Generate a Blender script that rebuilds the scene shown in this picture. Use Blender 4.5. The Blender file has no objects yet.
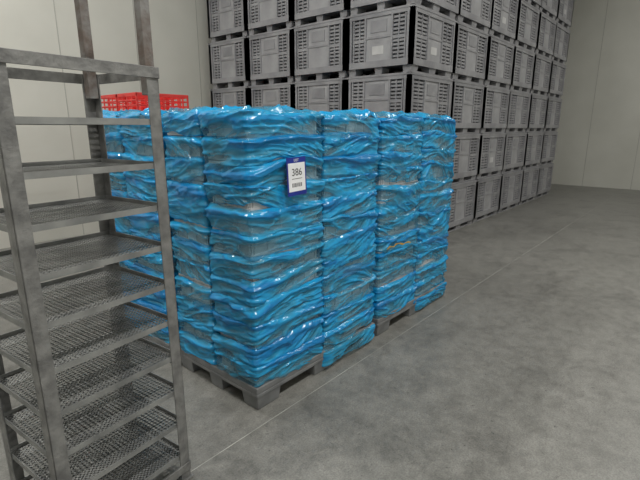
import bpy, math, random
import numpy as np
from mathutils import Vector, Matrix
random.seed(4)
S=bpy.context.scene
S.view_settings.view_transform='Standard'
S.view_settings.look='None'
S.view_settings.exposure=0.0

# ---------------------------------------------------------------- helpers
def link(o): S.collection.objects.link(o); return o
def empty(name,loc=(0,0,0),rz=0):
    e=bpy.data.objects.new(name,None); e.location=loc; e.rotation_euler=(0,0,rz); e.empty_display_size=.2
    return link(e)
class MB:
    def __init__(s): s.v=[]; s.f=[]; s.m=[]
    def box(s,x0,x1,y0,y1,z0,z1,m=0,taper=0.0):
        b=len(s.v); t=taper
        s.v+=[(x0+t,y0+t,z0),(x1-t,y0+t,z0),(x1-t,y1-t,z0),(x0+t,y1-t,z0),(x0,y0,z1),(x1,y0,z1),(x1,y1,z1),(x0,y1,z1)]
        for q in ((0,3,2,1),(4,5,6,7),(0,1,5,4),(1,2,6,5),(2,3,7,6),(3,0,4,7)):
            s.f.append(tuple(b+i for i in q)); s.m.append(m)
    def mesh(s,name,mats):
        me=bpy.data.meshes.new(name); me.from_pydata(s.v,[],s.f)
        for m in mats: me.materials.append(m)
        me.polygons.foreach_set('material_index',s.m); me.update(); return me
def obj(name,me,parent=None,loc=(0,0,0),bevel=0):
    o=bpy.data.objects.new(name,me); o.location=loc; link(o)
    if parent: o.parent=parent
    if bevel:
        b=o.modifiers.new('bevel','BEVEL'); b.width=bevel; b.segments=2; b.limit_method='ANGLE'
    return o

# ---------------------------------------------------------------- materials
def newmat(name):
    m=bpy.data.materials.new(name); m.use_nodes=True
    nt=m.node_tree; return m,nt,nt.nodes['Principled BSDF']
def noise_mat(name,c1,c2,scale=6,rough=.5,metal=0,bump=0,bscale=40,detail=6,c3=None,stops=(.35,.65)):
    m,nt,p=newmat(name)
    tc=nt.nodes.new('ShaderNodeTexCoord')
    n=nt.nodes.new('ShaderNodeTexNoise'); n.inputs['Scale'].default_value=scale; n.inputs['Detail'].default_value=detail
    nt.links.new(tc.outputs['Object'],n.inputs['Vector'])
    r=nt.nodes.new('ShaderNodeValToRGB'); r.color_ramp.elements[0].position=stops[0]; r.color_ramp.elements[1].position=stops[1]
    r.color_ramp.elements[0].color=(*c1,1); r.color_ramp.elements[1].color=(*c2,1)
    nt.links.new(n.outputs['Fac'],r.inputs['Fac']); nt.links.new(r.outputs['Color'],p.inputs['Base Color'])
    p.inputs['Roughness'].default_value=rough; p.inputs['Metallic'].default_value=metal
    if bump:
        n2=nt.nodes.new('ShaderNodeTexNoise'); n2.inputs['Scale'].default_value=bscale; n2.inputs['Detail'].default_value=4
        nt.links.new(tc.outputs['Object'],n2.inputs['Vector'])
        b=nt.nodes.new('ShaderNodeBump'); b.inputs['Strength'].default_value=bump; b.inputs['Distance'].default_value=.01
        nt.links.new(n2.outputs['Fac'],b.inputs['Height']); nt.links.new(b.outputs['Normal'],p.inputs['Normal'])
    return m

def floor_mat():
    m,nt,p=newmat('concrete')
    N=nt.nodes.new; L=nt.links.new
    tc=N('ShaderNodeTexCoord')
    def noise(sc,det=8,ro=.6,dist=0):
        n=N('ShaderNodeTexNoise'); n.inputs['Scale'].default_value=sc; n.inputs['Detail'].default_value=det; n.inputs['Roughness'].default_value=ro; n.inputs['Distortion'].default_value=dist
        L(tc.outputs['Object'],n.inputs['Vector']); return n
    a=noise(.9); b=noise(9,12,.8,.3); c=noise(110,5,.7); d=noise(2.3,10,.75,.5); f=noise(28,8,.8)
    def ramp(src,p0,c0,p1,c1):
        r=N('ShaderNodeValToRGB'); e=r.color_ramp.elements; e[0].position=p0; e[0].color=(*c0,1); e[1].position=p1; e[1].color=(*c1,1)
        L(src,r.inputs['Fac']); return r
    cur=ramp(a.outputs['Fac'],.3,(.205,.203,.187),.7,(.265,.262,.242)).outputs[0]
    for src,p0,v0,p1,v1 in ((b,.34,.66,.60,1.08),(c,.3,.62,.62,1.06),(d,.36,.76,.5,1.0),(f,.34,.40,.42,1.0)):
        r=ramp(src.outputs['Fac'],p0,(v0,)*3,p1,(v1,)*3)
        mm=N('ShaderNodeMixRGB'); mm.blend_type='MULTIPLY'; mm.inputs[0].default_value=1; L(cur,mm.inputs[1]); L(r.outputs[0],mm.inputs[2]); cur=mm.outputs[0]
    L(cur,p.inputs['Base Color'])
    rr=N('ShaderNodeMapRange'); rr.inputs['From Min'].default_value=.3; rr.inputs['From Max'].default_value=.7; rr.inputs['To Min'].default_value=.28; rr.inputs['To Max'].default_value=.55; L(b.outputs['Fac'],rr.inputs['Value']); L(rr.outputs[0],p.inputs['Roughness'])
    bp=N('ShaderNodeBump'); bp.inputs['Strength'].default_value=.3; bp.inputs['Distance'].default_value=.004; L(b.outputs['Fac'],bp.inputs['Height']); L(bp.outputs[0],p.inputs['Normal'])
    return m
M_floor=floor_mat()
M_wall=noise_mat('wall_panel',(.56,.56,.51),(.61,.61,.56),scale=1.2,rough=.55)
M_ceil=noise_mat('ceiling_panel',(.4,.4,.38),(.45,.45,.43),scale=1,rough=.6)
M_seam=noise_mat('seam',(.36,.36,.33),(.42,.42,.39),scale=3,rough=.6)
M_joint=noise_mat('joint_filler',(.22,.22,.205),(.40,.40,.37),scale=5,rough=.6)
M_bin=noise_mat('bin_grey_plastic',(.20,.20,.215),(.31,.31,.325),scale=3,rough=.42,bump=.15,bscale=12)
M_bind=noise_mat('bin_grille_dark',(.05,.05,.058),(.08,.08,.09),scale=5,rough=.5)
M_binm=noise_mat('bin_smooth_panel',(.27,.27,.285),(.36,.36,.375),scale=4,rough=.4)
M_crate=noise_mat('crate_grey',(.42,.43,.44),(.58,.59,.60),scale=8,rough=.45)
M_pallet=noise_mat('pallet_grey_plastic',(.12,.125,.13),(.20,.205,.21),scale=7,rough=.5,bump=.2,bscale=25)
M_rack=noise_mat('galvanised_steel',(.14,.14,.14),(.26,.26,.255),scale=16,rough=.5,metal=.3,bump=.3,bscale=60)
M_rust=noise_mat('rusty_steel',(.14,.11,.095),(.23,.225,.22),scale=18,rough=.65,metal=.3,bump=.4,bscale=60)
M_tray=noise_mat('tray_steel',(.20,.205,.205),(.33,.335,.33),scale=9,rough=.45,metal=.4)
M_red=noise_mat('red_plastic',(.62,.03,.03),(.78,.05,.04),scale=5,rough=.4)
M_white=noise_mat('paper_white',(.78,.79,.82),(.86,.87,.9),scale=5,rough=.4)
M_blueink=noise_mat('blue_print',(.01,.02,.22),(.015,.035,.30),scale=8,rough=.35)
M_black=noise_mat('black_ink',(.02,.02,.025),(.03,.03,.035),scale=8,rough=.5)
M_yellow=noise_mat('yellow_tape',(.50,.30,.05),(.62,.40,.08),scale=20,rough=.4)
M_sticker=noise_mat('sticker_white',(.46,.46,.46),(.56,.56,.56),scale=5,rough=.5)

def film_mat():
    m,nt,p=newmat('blue_polythene_film'); N=nt.nodes.new; L=nt.links.new
    at=N('ShaderNodeAttribute'); at.attribute_name='thick'
    tc=N('ShaderNodeTexCoord')
    r=N('ShaderNodeValToRGB'); e=r.color_ramp.elements
    e[0].position=0; e[0].color=(.15,.31,.40,1); e[1].position=1; e[1].color=(.006,.20,.50,1)
    q=e.new(.28); q.color=(.05,.34,.54,1); q=e.new(.62); q.color=(.018,.36,.70,1)
    L(at.outputs['Fac'],r.inputs['Fac']); L(r.outputs[0],p.inputs['Base Color'])
    p.inputs['Roughness'].default_value=.17; p.inputs['IOR'].default_value=1.55
    mp=N('ShaderNodeMapping'); mp.inputs['Scale'].default_value=(1,1,2.6); L(tc.outputs['Object'],mp.inputs[0])
    n=N('ShaderNodeTexNoise'); n.noise_type='RIDGED_MULTIFRACTAL'; n.inputs['Scale'].default_value=9; n.inputs['Detail'].default_value=5; n.inputs['Distortion'].default_value=.8
    L(mp.outputs[0],n.inputs['Vector'])
    b=N('ShaderNodeBump'); b.inputs['Strength'].default_value=.85; b.inputs['Distance'].default_value=.011
    L(n.outputs['Fac'],b.inputs['Height']); L(b.outputs[0],p.inputs['Normal'])
    tl=N('ShaderNodeBsdfTranslucent'); tl.inputs[0].default_value=(.04,.5,.85,1)
    mx0=N('ShaderNodeMixShader'); mx0.inputs[0].default_value=.12; L(p.outputs[0],mx0.inputs[1]); L(tl.outputs[0],mx0.inputs[2])
    tr=N('ShaderNodeBsdfTransparent'); tr.inputs[0].default_value=(.80,.92,.97,1)
    mr=N('ShaderNodeMapRange'); mr.inputs['From Min'].default_value=0; mr.inputs['From Max'].default_value=.6; mr.inputs['To Min'].default_value=.30; mr.inputs['To Max'].default_value=1
    L(at.outputs['Fac'],mr.inputs['Value'])
    mx=N('ShaderNodeMixShader'); L(mr.outputs[0],mx.inputs[0]); L(tr.outputs[0],mx.inputs[1]); L(mx0.outputs[0],mx.inputs[2])
    L(mx.outputs[0],nt.nodes['Material Output'].inputs['Surface'])
    return m
M_film=film_mat()

# ---------------------------------------------------------------- numpy noise
def h3(ix,iy,iz,seed):
    h=(ix.astype(np.int64)*73856093)^(iy.astype(np.int64)*19349663)^(iz.astype(np.int64)*83492791)^(seed*2654435761)
    h=h&0xffffffff
    h=((h^(h>>13))*1274126177)&0xffffffff
    h=((h^(h>>16))*2246822519)&0xffffffff
    return ((h^(h>>15))&0xffff)/32767.5-1.0
def vn(x,y,z,seed=0):
    ix=np.floor(x);iy=np.floor(y);iz=np.floor(z)
    fx=x-ix;fy=y-iy;fz=z-iz
    fx=fx*fx*(3-2*fx);fy=fy*fy*(3-2*fy);fz=fz*fz*(3-2*fz)
    ix=ix.astype(np.int64);iy=iy.astype(np.int64);iz=iz.astype(np.int64)
    def c(a,b,d): return h3(ix+a,iy+b,iz+d,seed)
    x00=c(0,0,0)*(1-fx)+c(1,0,0)*fx; x10=c(0,1,0)*(1-fx)+c(1,1,0)*fx
    x01=c(0,0,1)*(1-fx)+c(1,0,1)*fx; x11=c(0,1,1)*(1-fx)+c(1,1,1)*fx
    y0=x00*(1-fy)+x10*fy; y1=x01*(1-fy)+x11*fy
    return y0*(1-fz)+y1*fz
def ridge(x,y,z,seed,p=3.0):
    return (1-np.abs(vn(x,y,z,seed)))**p

def rrect(hx,hy,r,n):
    L1=2*(hx-r);L2=2*(hy-r);A=math.pi*r/2;P=2*L1+2*L2+4*A
    out=[]
    for i in range(n):
        s=P*i/n
        segs=[(L1,'l',(-hx+r,-hy),(1,0),(0,-1)),(A,'a',(hx-r,-hy+r),-90,None),(L2,'l',(hx,-hy+r),(0,1),(1,0)),(A,'a',(hx-r,hy-r),0,None),
              (L1,'l',(hx-r,hy),(-1,0),(0,1)),(A,'a',(-hx+r,hy-r),90,None),(L2,'l',(-hx,hy-r),(0,-1),(-1,0)),(A,'a',(-hx+r,-hy+r),180,None)]
        for sg in segs:
            if s<=sg[0] or sg is segs[-1]:
                if sg[1]=='l':
                    out.append((sg[2][0]+sg[3][0]*s,sg[2][1]+sg[3][1]*s,sg[4][0],sg[4][1]))
                else:
                    a=math.radians(sg[3])+s/r
                    out.append((sg[2][0]+r*math.cos(a),sg[2][1]+r*math.sin(a),math.cos(a),math.sin(a)))
                break
            s-=sg[0]
    return np.array(out)

HXC,HYC=.280,.180
def film_column(cx,cy,zb,pitch,nl,seed,hi,drop):
    n,m=(380,32) if hi else (110,10)
    V=[];F=[];T=[];off=0
    rr=rrect(HXC,HYC,.014,n)
    layers=list(range(nl))
    if drop: layers=[-1]+layers
    for k in layers:
        jx,jy=random.uniform(-.006,.006),random.uniform(-.006,.006)
        sc=random.uniform(.99,1.008)
        X0=rr[:,0]*sc+cx+jx; Y0=rr[:,1]*sc+cy+jy; NX=rr[:,2]; NY=rr[:,3]
        t=np.linspace(0,1,m)[:,None]; one=np.ones((m,1))
        X=X0[None,:]*one;Y=Y0[None,:]*one;nx=NX[None,:]*one;ny=NY[None,:]*one
        kk=np.full_like(X,k*3.7+seed*.37)
        amp=random.uniform(.4,1.6)
        ztop=zb+(k+1)*pitch
        und=vn(X*2.6,Y*2.6,kk,seed)*.022*amp+vn(X*9,Y*9,kk,seed+1)*.006
        H=pitch*(1.24+.44*vn(X*3.0,Y*3.0,kk,seed+2)+.16*vn(X*10,Y*10,kk,seed+9)+.05*vn(X*30,Y*30,kk,seed+19))
        if k==-1: H=(zb-.03)*(1.0+.06*vn(X*6,Y*6,kk,seed+2))
        Z=ztop+und-t*H+.006
        prof=.003+.009*np.clip(t/.08,0,1)
        rollw=.10+.06*vn(X*3,Y*3,kk,seed+3)
        rolla=.013+.013*vn(X*4,Y*4,kk,seed+4)*amp
        tc=.20+.14*vn(X*3,Y*3,kk,seed+5)
        roll=rolla*np.exp(-((t-tc)/rollw)**2)
        sl=vn(X*1.3,Y*1.3,kk,seed+6)*.48
        zz=Z+sl*(X-Y)+.014*vn(X*6,Y*6,Z*11,seed+16)
        c1=ridge(X*2.2,Y*2.2,zz*14+kk,seed+7)
        c2=ridge(X*4.2,Y*4.2,zz*34+kk,seed+8)
        c3=ridge(X*10+zz*9,Y*10-zz*9,zz*36,seed+11,4)
        c5=ridge(X*8-zz*14,Y*8+zz*14,zz*18,seed+31,5)
        c4=vn(X*26,Y*26,Z*70,seed+12)
        D=prof+roll+.014*(c1-.35)+.010*(c2-.3)+.006*(c3-.22)+.006*(c5-.18)+.0014*c4
        tuck=np.clip((1-t)/.08,0,1)
        D=np.where(tuck<1,D*(.6+.4*tuck),D)
        if k==-1: D=D+.014
        D=np.clip(D,.0015,.036)*np.clip(t/.05,.1,1)
        X=X+nx*D;Y=Y+ny*D
        th=.16+.55*np.exp(-((t-tc)/(rollw*1.9))**2)+.62*np.clip(c1-.5,0,1)+.52*np.clip(c2-.5,0,1)+.4*np.clip(c5-.42,0,1)
        th=th+.42*vn(X*3.2,Y*3.2,Z*6+kk,seed+13)+.16*vn(X*9,Y*9,Z*30,seed+14)+.22*(t>.95)
        th=np.clip(th,0,1)
        V.append(np.stack([X,Y,Z],-1).reshape(-1,3)); T.append(th.reshape(-1))
        i=np.arange(m-1)[:,None]*n; j=np.arange(n)[None,:]; j2=(j+1)%n
        f=np.stack([i+j,i+n+j,i+n+j2,i+j2],-1).reshape(-1,4)+off
        F.append(f); off+=n*m
    g=90 if hi else 30
    u=np.linspace(-1,1,g); U,W=np.meshgrid(u,u)
    X=cx+U*(HXC+.008); Y=cy+W*(HYC+.008)
    ed=np.maximum(np.abs(U),np.abs(W))
    Z=zb+nl*pitch+.006+.024*ridge(X*6,Y*6,X*0+seed,seed+20)+.012*vn(X*12,Y*12,X*0,seed+21)+.008*ridge(X*28,Y*28,X*0,seed+22)-.035*np.clip((ed-.88)/.12,0,1)
    V.append(np.stack([X,Y,Z],-1).reshape(-1,3)); T.append(np.clip(.35+.5*vn(X*8,Y*8,X*0,seed+23),0,1).reshape(-1))
    i=np.arange(g-1)[:,None]*g; j=np.arange(g-1)[None,:]
    F.append(np.stack([i+j,i+j+1,i+g+j+1,i+g+j],-1).reshape(-1,4)+off); off+=g*g
    return np.concatenate(V),np.concatenate(F),np.concatenate(T)

def np_mesh(name,V,F,T,mat):
    me=bpy.data.meshes.new(name)
    me.vertices.add(len(V)); me.vertices.foreach_set('co',V.astype(np.float32).ravel())
    me.loops.add(F.size); me.loops.foreach_set('vertex_index',F.astype(np.int32).ravel())
    me.polygons.add(len(F)); me.polygons.foreach_set('loop_start',np.arange(0,F.size,4,dtype=np.int32))
    me.update(calc_edges=True); me.validate()
    a=me.attributes.new('thick','FLOAT','POINT'); a.data.foreach_set('value',T.astype(np.float32))
    me.materials.append(mat); me.polygons.foreach_set('use_smooth',[True]*len(me.polygons)); me.update()
    return me

# ---------------------------------------------------------------- room
XL,XR,YB,YT,ZC=-3.5,14.5,-3.5,7.15,6.2
def slab(name,x0,x1,y0,y1,z0,z1,mat):
    b=MB(); b.box(x0,x1,y0,y1,z0,z1); return obj(name,b.mesh(name,[mat]))
slab('floor',XL,XR,YB,YT,-.1,0,M_floor)
slab('ceiling',XL,XR,YB,YT,ZC,ZC+.1,M_ceil)
slab('wall_left',XL,XR,YT,YT+.1,0,ZC,M_wall)
slab('wall_right',XL,XR,YB-.1,YB,0,ZC,M_wall)
slab('wall_back',XR,XR+.1,YB,YT,0,ZC,M_wall)
slab('wall_front',XL-.1,XL,YB,YT,0,ZC,M_wall)
b=MB()
x=XL+.5
while x<XR: b.box(x,x+.012,YT-.004,YT+.001,0.002,ZC-.002); x+=1.15
obj('trim_1',b.mesh('panel_seams',[M_seam]))
b=MB(); y=YB+.4
while y<YT-.2: b.box(XR-.004,XR+.001,y,y+.012,0.002,ZC-.002); y+=1.15
obj('trim_2',b.mesh('panel_seams_back',[M_seam]))
b=MB(); b.box(XL+.01,XR-.01,1.655,1.660,-.002,.0012)
obj('floor_joint',b.mesh('floor_joint',[M_joint]))

# ---------------------------------------------------------------- pallets with wrapped crates
def pallet_mesh():
    b=MB()
    b.box(0,1.2,0,.8,.112,.15)
    b.box(0,1.2,0,.05,.085,.112); b.box(0,1.2,.75,.8,.085,.112); b.box(0,.05,.05,.75,.085,.112); b.box(1.15,1.2,.05,.75,.085,.112)
    for xs in ((.0,.20),(.50,.70),(1.0,1.2)):
        for ys in ((.0,.15),(.33,.47),(.65,.8)):
            b.box(xs[0]+.002,xs[1]-.002,ys[0]+.002,ys[1]-.002,0,.112,taper=.012)
    for i in range(11):
        xx=.08+i*.105
        b.box(xx,xx+.012,.05,.75,.095,.113)
    return b.mesh('plastic_pallet',[M_pallet])
PM=pallet_mesh()
def crate_cols(nl,pitch,zb):
    b=MB()
    for cx in (.3,.9):
        for cy in (.2,.6):
            for k in range(nl):
                z=zb+k*pitch; hx,hy=HXC-.009,HYC-.009
                b.box(cx-hx+.012,cx+hx-.012,cy-hy+.012,cy+hy-.012,z+.002,z+.012)
                for (a,c,d,e) in ((-hx+.008,hx-.008,-hy+.008,-hy+.014),(-hx+.008,hx-.008,hy-.014,hy-.008),(-hx+.008,-hx+.014,-hy+.008,hy-.008),(hx-.014,hx-.008,-hy+.008,hy-.008)):
                    b.box(cx+a,cx+c,cy+d,cy+e,z+.002,z+pitch-.004)
                for zz0,zz1 in ((z+pitch-.024,z+pitch-.002),(z+.002,z+.016)):
                    b.box(cx-hx,cx+hx,cy-hy,cy-hy+.014,zz0,zz1); b.box(cx-hx,cx+hx,cy+hy-.014,cy+hy,zz0,zz1)
                    b.box(cx-hx,cx-hx+.014,cy-hy+.014,cy+hy-.014,zz0,zz1); b.box(cx+hx-.014,cx+hx,cy-hy+.014,cy+hy-.014,zz0,zz1)
                for i in range(6):
                    xx=cx-hx+.02+i*(2*hx-.05)/5
                    b.box(xx,xx+.01,cy-hy+.001,cy-hy+.009,z+.016,z+pitch-.024); b.box(xx,xx+.01,cy+hy-.009,cy+hy-.001,z+.016,z+pitch-.024)
                for i in range(4):
                    yy=cy-hy+.02+i*(2*hy-.05)/3
                    b.box(cx-hx+.001,cx-hx+.009,yy,yy+.01,z+.016,z+pitch-.024); b.box(cx+hx-.009,cx+hx-.001,yy,yy+.01,z+.016,z+pitch-.024)
    return b.mesh('grey_crates',[M_crate])
NL=12; PITCH=.1275; ZB=.152
CM=crate_cols(NL,PITCH,ZB)
pl=[(1.50,1.76,{(0,0):(1,0),(1,0):(1,1),(0,1):(1,0)}),
    (2.76,1.77,{(0,0):(1,0),(1,0):(1,1)}),
    (1.47,2.63,{(0,0):(1,0),(0,1):(1,0)}),
    (2.73,2.65,{(1,0):(1,0)})]
sd=11; roots=[]
for (px,py,hi) in pl:
    e=empty('pallet_of_film_wrapped_crates',(px,py,0)); roots.append(e)
    obj('plastic_pallet',PM,e,bevel=.006)
    obj('crates',CM,e)
    Vs=[];Fs=[];Ts=[];o=0
    for i in (0,1):
        for j in (0,1):
            h,d=hi.get((i,j),(0,0)); sd+=31
            V,F,T=film_column(.3+.6*i,.2+.4*j,ZB,PITCH,NL,sd,h,d)
            Vs.append(V);Fs.append(F+o);Ts.append(T);o+=len(V)
    obj('film_wrap',np_mesh('film_wrap',np.concatenate(Vs),np.concatenate(Fs),np.concatenate(Ts),M_film),e)

# label
e=empty('lot_number_sign',(1.815,1.725,1.34)); e.rotation_euler=(math.radians(-1),math.radians(-2),0)
b=MB(); b.box(-.076,.076,-.001,.001,-.105,.105,0); b.box(-.066,.066,-.0022,-.001,-.082,.074,1)
obj('sheet',b.mesh('sheet',[M_blueink,M_white]),e)
def text(body,size,loc,mat,par):
    c=bpy.data.curves.new('t','FONT'); c.body=body; c.size=size; c.align_x='CENTER'; c.extrude=.0003
    o=bpy.data.objects.new('t',c); link(o); bpy.context.view_layer.update()
    me=bpy.data.meshes.new_from_object(o); bpy.data.objects.remove(o)
    me.materials.clear(); me.materials.append(mat)
    q=obj('printed_text',me,par,loc); q.rotation_euler=(math.radians(90),0,0); return q
text('386',.056,(0,-.0027,.005),M_black,e)
text('LOT',.020,(0,-.0017,.082),M_white,e)
b=MB()
for i in range(8):
    b.box(-.040+i*.010,-.037+i*.010+random.random()*.003,-.0028,-.0021,-.058,-.036,0)
b.box(-.04,.04,-.0028,-.0021,-.014,-.011,0)
obj('barcode',b.mesh('barcode',[M_black]),e)
# yellow tape on third column (part of that pallet)
V=[];F=[];n=40
for i in range(n):
    u=i/(n-1); x=.06+u*.36; y=-.019-.003*math.sin(u*9)-.003*math.sin(u*31); z=.705+.010*math.sin(u*5)+.006*math.sin(u*17)
    V+=[(x,y,z),(x,y-.002,z+.011+.004*math.sin(u*23))]
    if i: F.append((2*i-2,2*i,2*i+1,2*i-1))
me=bpy.data.meshes.new('yellow_tape'); me.from_pydata(V,[],F); me.materials.append(M_yellow); o=obj('yellow_tape',me,roots[1])
sm=o.modifiers.new('s','SOLIDIFY'); sm.thickness=.002

# ---------------------------------------------------------------- bulk bins
BX,BY,BZ=1.2,1.0,.755
def bin_mesh(name,stick):
    b=MB(); hx,hy=BX/2-.006,BY/2-.006
    for yy in (-hy+.02,-.06,hy-.14):
        for xx in (-hx+.03,-.09,hx-.21): b.box(xx,xx+.18,yy,yy+.12,.0,.085,0,taper=.012)
    for yy in (-hy+.02,-.06,hy-.14): b.box(-hx+.03,hx-.03,yy+.01,yy+.11,.0,.02,0)
    b.box(-hx+.03,hx-.03,-hy+.03,hy-.03,.085,.14,0)
    def face(W,place):
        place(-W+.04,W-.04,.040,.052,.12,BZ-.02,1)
        place(-W,W,0,.05,.085,.165,0)
        place(-W,W,0,.05,BZ-.075,BZ-.004,0)
        place(-W,W,-.006,.03,BZ-.03,BZ-.012,0)
        for a in (-W,W-.085): place(a,a+.085,.0,.055,.165,BZ-.075,0)
        for a in (-W+.10,W-.12): place(a,a+.02,.010,.045,.165,BZ-.075,0)
        place(-.19,.19,.016,.045,.165,BZ-.075,2)
        place(-.21,-.185,.002,.045,.165,BZ-.075,0); place(.185,.21,.002,.045,.165,BZ-.075,0)
        place(-.19,.19,.008,.045,.43,.455,0)
        place(-.12,.12,.010,.02,.50,.64,0)
        for sgn in (-1,1):
            a0,a1=(.21,W-.12) if sgn>0 else (-W+.12,-.21)
            for i in range(11):
                z=.185+i*.045
                if z>BZ-.1: break
                place(a0,a1,.018,.042,z,z+.024,0)
            mid=(a0+a1)/2
            place(mid-.008,mid+.008,.012,.042,.165,BZ-.075,0)
            place(a0,a1,.010,.042,.40,.44,0)
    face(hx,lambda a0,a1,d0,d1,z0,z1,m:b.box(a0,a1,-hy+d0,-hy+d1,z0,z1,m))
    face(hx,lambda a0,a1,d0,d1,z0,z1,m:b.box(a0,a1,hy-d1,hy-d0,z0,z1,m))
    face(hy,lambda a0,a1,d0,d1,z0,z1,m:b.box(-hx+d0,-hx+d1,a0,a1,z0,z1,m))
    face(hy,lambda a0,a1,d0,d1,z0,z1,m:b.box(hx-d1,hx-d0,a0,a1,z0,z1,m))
    if stick:
        b.box(-.09,.07,-hy+.013,-hy+.0155,.25,.34,3); b.box(-hx+.013,-hx+.0155,-.08,.09,.24,.34,3)
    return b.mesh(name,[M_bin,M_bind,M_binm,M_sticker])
BM=[bin_mesh('bulk_bin_a',0),bin_mesh('bulk_bin_b',1)]
X0,Y0=5.10,2.92
cols=[(0,j) for j in range(4)]+[(i,0) for i in range(1,6)]+[(1,3),(1,2),(1,1)]
for (i,j) in cols:
    for k in range(7):
        o=obj('plastic_bulk_bin',BM[1] if random.random()<.25 else BM[0],None,(X0+BX/2+i*BX+random.uniform(-.012,.012),Y0+BY/2+j*BY+random.uniform(-.01,.01),k*BZ))
        o.rotation_euler=(0,0,math.pi*random.choice((0,1)))

# ---------------------------------------------------------------- rack
e=empty('metal_tray_rack',(.965,1.63,0),math.radians(6))
b=MB(); w=.050;th=.005; W=.56;D=.45;HT=1.82
for (px,py,sx,sy) in ((0,0,-1,1),(-W,0,1,1),(0,D,-1,-1),(-W,D,1,-1)):
    xa,xb=sorted((px,px+sx*w)); ya,yb=sorted((py,py+sy*th)); b.box(xa,xb,ya,yb,0.01,HT)
    xa,xb=sorted((px,px+sx*th)); ya,yb=sorted((py,py+sy*w)); b.box(xa,xb,ya,yb,0.01,HT)
    xa,xb=sorted((px+sx*-.01,px+sx*.06)); ya,yb=sorted((py-sy*.01,py+sy*.06)); b.box(xa,xb,ya,yb,0,.01)
for z in (HT-.04,.05):
    b.box(-W,0,-.006,0,z,z+.04); b.box(-W,0,D,D+.006,z,z+.04)
    b.box(-.0,.006,0,D,z,z+.04); b.box(-W-.006,-W,0,D,z,z+.04)
obj('frame',b.mesh('rack_frame',[M_rack]),e,bevel=.0015)
b=MB()
for (px,py) in ((-.045,.008),(-W+.005,.008),(-.045,D-.045),(-W+.005,D-.045)): b.box(px,px+.038,py,py+.038,HT-.10,2.35)
b.box(-W+.005,-.007,.01,.045,2.35,2.385); b.box(-W+.005,-.007,D-.045,D-.01,2.35,2.385)
obj('upper_frame',b.mesh('rack_upper',[M_rust]),e,bevel=.002)
b=MB(); z=.13
while z<HT-.1:
    b.box(-W+.006,-.006,.006,.010,z-.004,z+.018); b.box(-W+.006,-.006,D-.010,D-.006,z-.004,z+.018)
    b.box(-.010,-.006,.006,D-.006,z-.004,z+.018); b.box(-W+.006,-W+.010,.006,D-.006,z-.004,z+.018)
    xx=-W+.02
    while xx<-.01: b.box(xx,xx+.007,.01,D-.01,z,z+.002); xx+=.018
    yy=.02
    while yy<D-.01: b.box(-W+.01,-.01,yy,yy+.007,z,z+.002); yy+=.018
    z+=.165
obj('perforated_trays',b.mesh('perforated_trays',[M_tray]),e)

# ---------------------------------------------------------------- red crates
def red_crate():
    b=MB(); hx,hy,H=.3,.2,.215
    b.box(-hx+.01,hx-.01,-hy+.01,hy-.01,0,.015)
    for z0,z1 in ((0,.05),(.085,.10),(.135,.15),(.180,.215)):
        b.box(-hx,hx,-hy,-hy+.012,z0,z1);b.box(-hx,hx,hy-.012,hy,z0,z1);b.box(-hx,-hx+.012,-hy,hy,z0,z1);b.box(hx-.012,hx,-hy,hy,z0,z1)
    for i in range(7):
        x=-hx+i*(2*hx-.02)/6
        b.box(x,x+.02,-hy+.001,-hy+.011,0,H);b.box(x,x+.02,hy-.011,hy-.001,0,H)
    for i in range(5):
        y=-hy+i*(2*hy-.02)/4
        b.box(-hx+.001,-hx+.011,y,y+.02,0,H);b.box(hx-.011,hx-.001,y,y+.02,0,H)
    return b.mesh('red_crate',[M_red])
RM=red_crate()
for (cx,cy,nn) in ((2.66,4.62,9),(2.66,5.04,9)):
    for k in range(nn): obj('red_crate',RM,None,(cx,cy,k*.216),bevel=.003)

# ---------------------------------------------------------------- lights
M_em,nt,p=newmat('lamp_diffuser'); p.inputs['Emission Color'].default_value=(1,.98,.93,1); p.inputs['Emission Strength'].default_value=6
for i,(lx,ly,pw) in enumerate([(.2,-1.2,220),(4.2,-1.2,105),(8.0,-.6,95),(12,-.6,60),(1.0,5.0,170),(-2.4,2.2,80)]):
    e=empty('ceiling_lamp',(lx,ly,ZC))
    b=MB(); b.box(-.75,.75,-.12,.12,-.09,-.001,0); b.box(-.72,.72,-.09,.09,-.098,-.09,1)
    obj('housing',b.mesh('lamp',[M_ceil,M_em]),e)
    l=bpy.data.lights.new('tube','AREA'); l.shape='RECTANGLE'; l.size=1.4; l.size_y=.16; l.energy=pw; l.color=(1,.98,.94)
    o=bpy.data.objects.new('tube',l); link(o); o.parent=e; o.location=(0,0,-.12)
w=bpy.data.worlds.new('w'); S.world=w; w.use_nodes=True; w.node_tree.nodes['Background'].inputs[0].default_value=(.6,.63,.68,1); w.node_tree.nodes['Background'].inputs[1].default_value=.1

# ---------------------------------------------------------------- camera
cd=bpy.data.cameras.new('camera'); cam=bpy.data.objects.new('camera',cd); link(cam)
cd.sensor_width=36; cd.lens=36*450/640; cd.clip_start=.05
cam.location=(0,0,1.6); cam.rotation_euler=(math.radians(76),0,math.radians(-49.4))
S.camera=cam
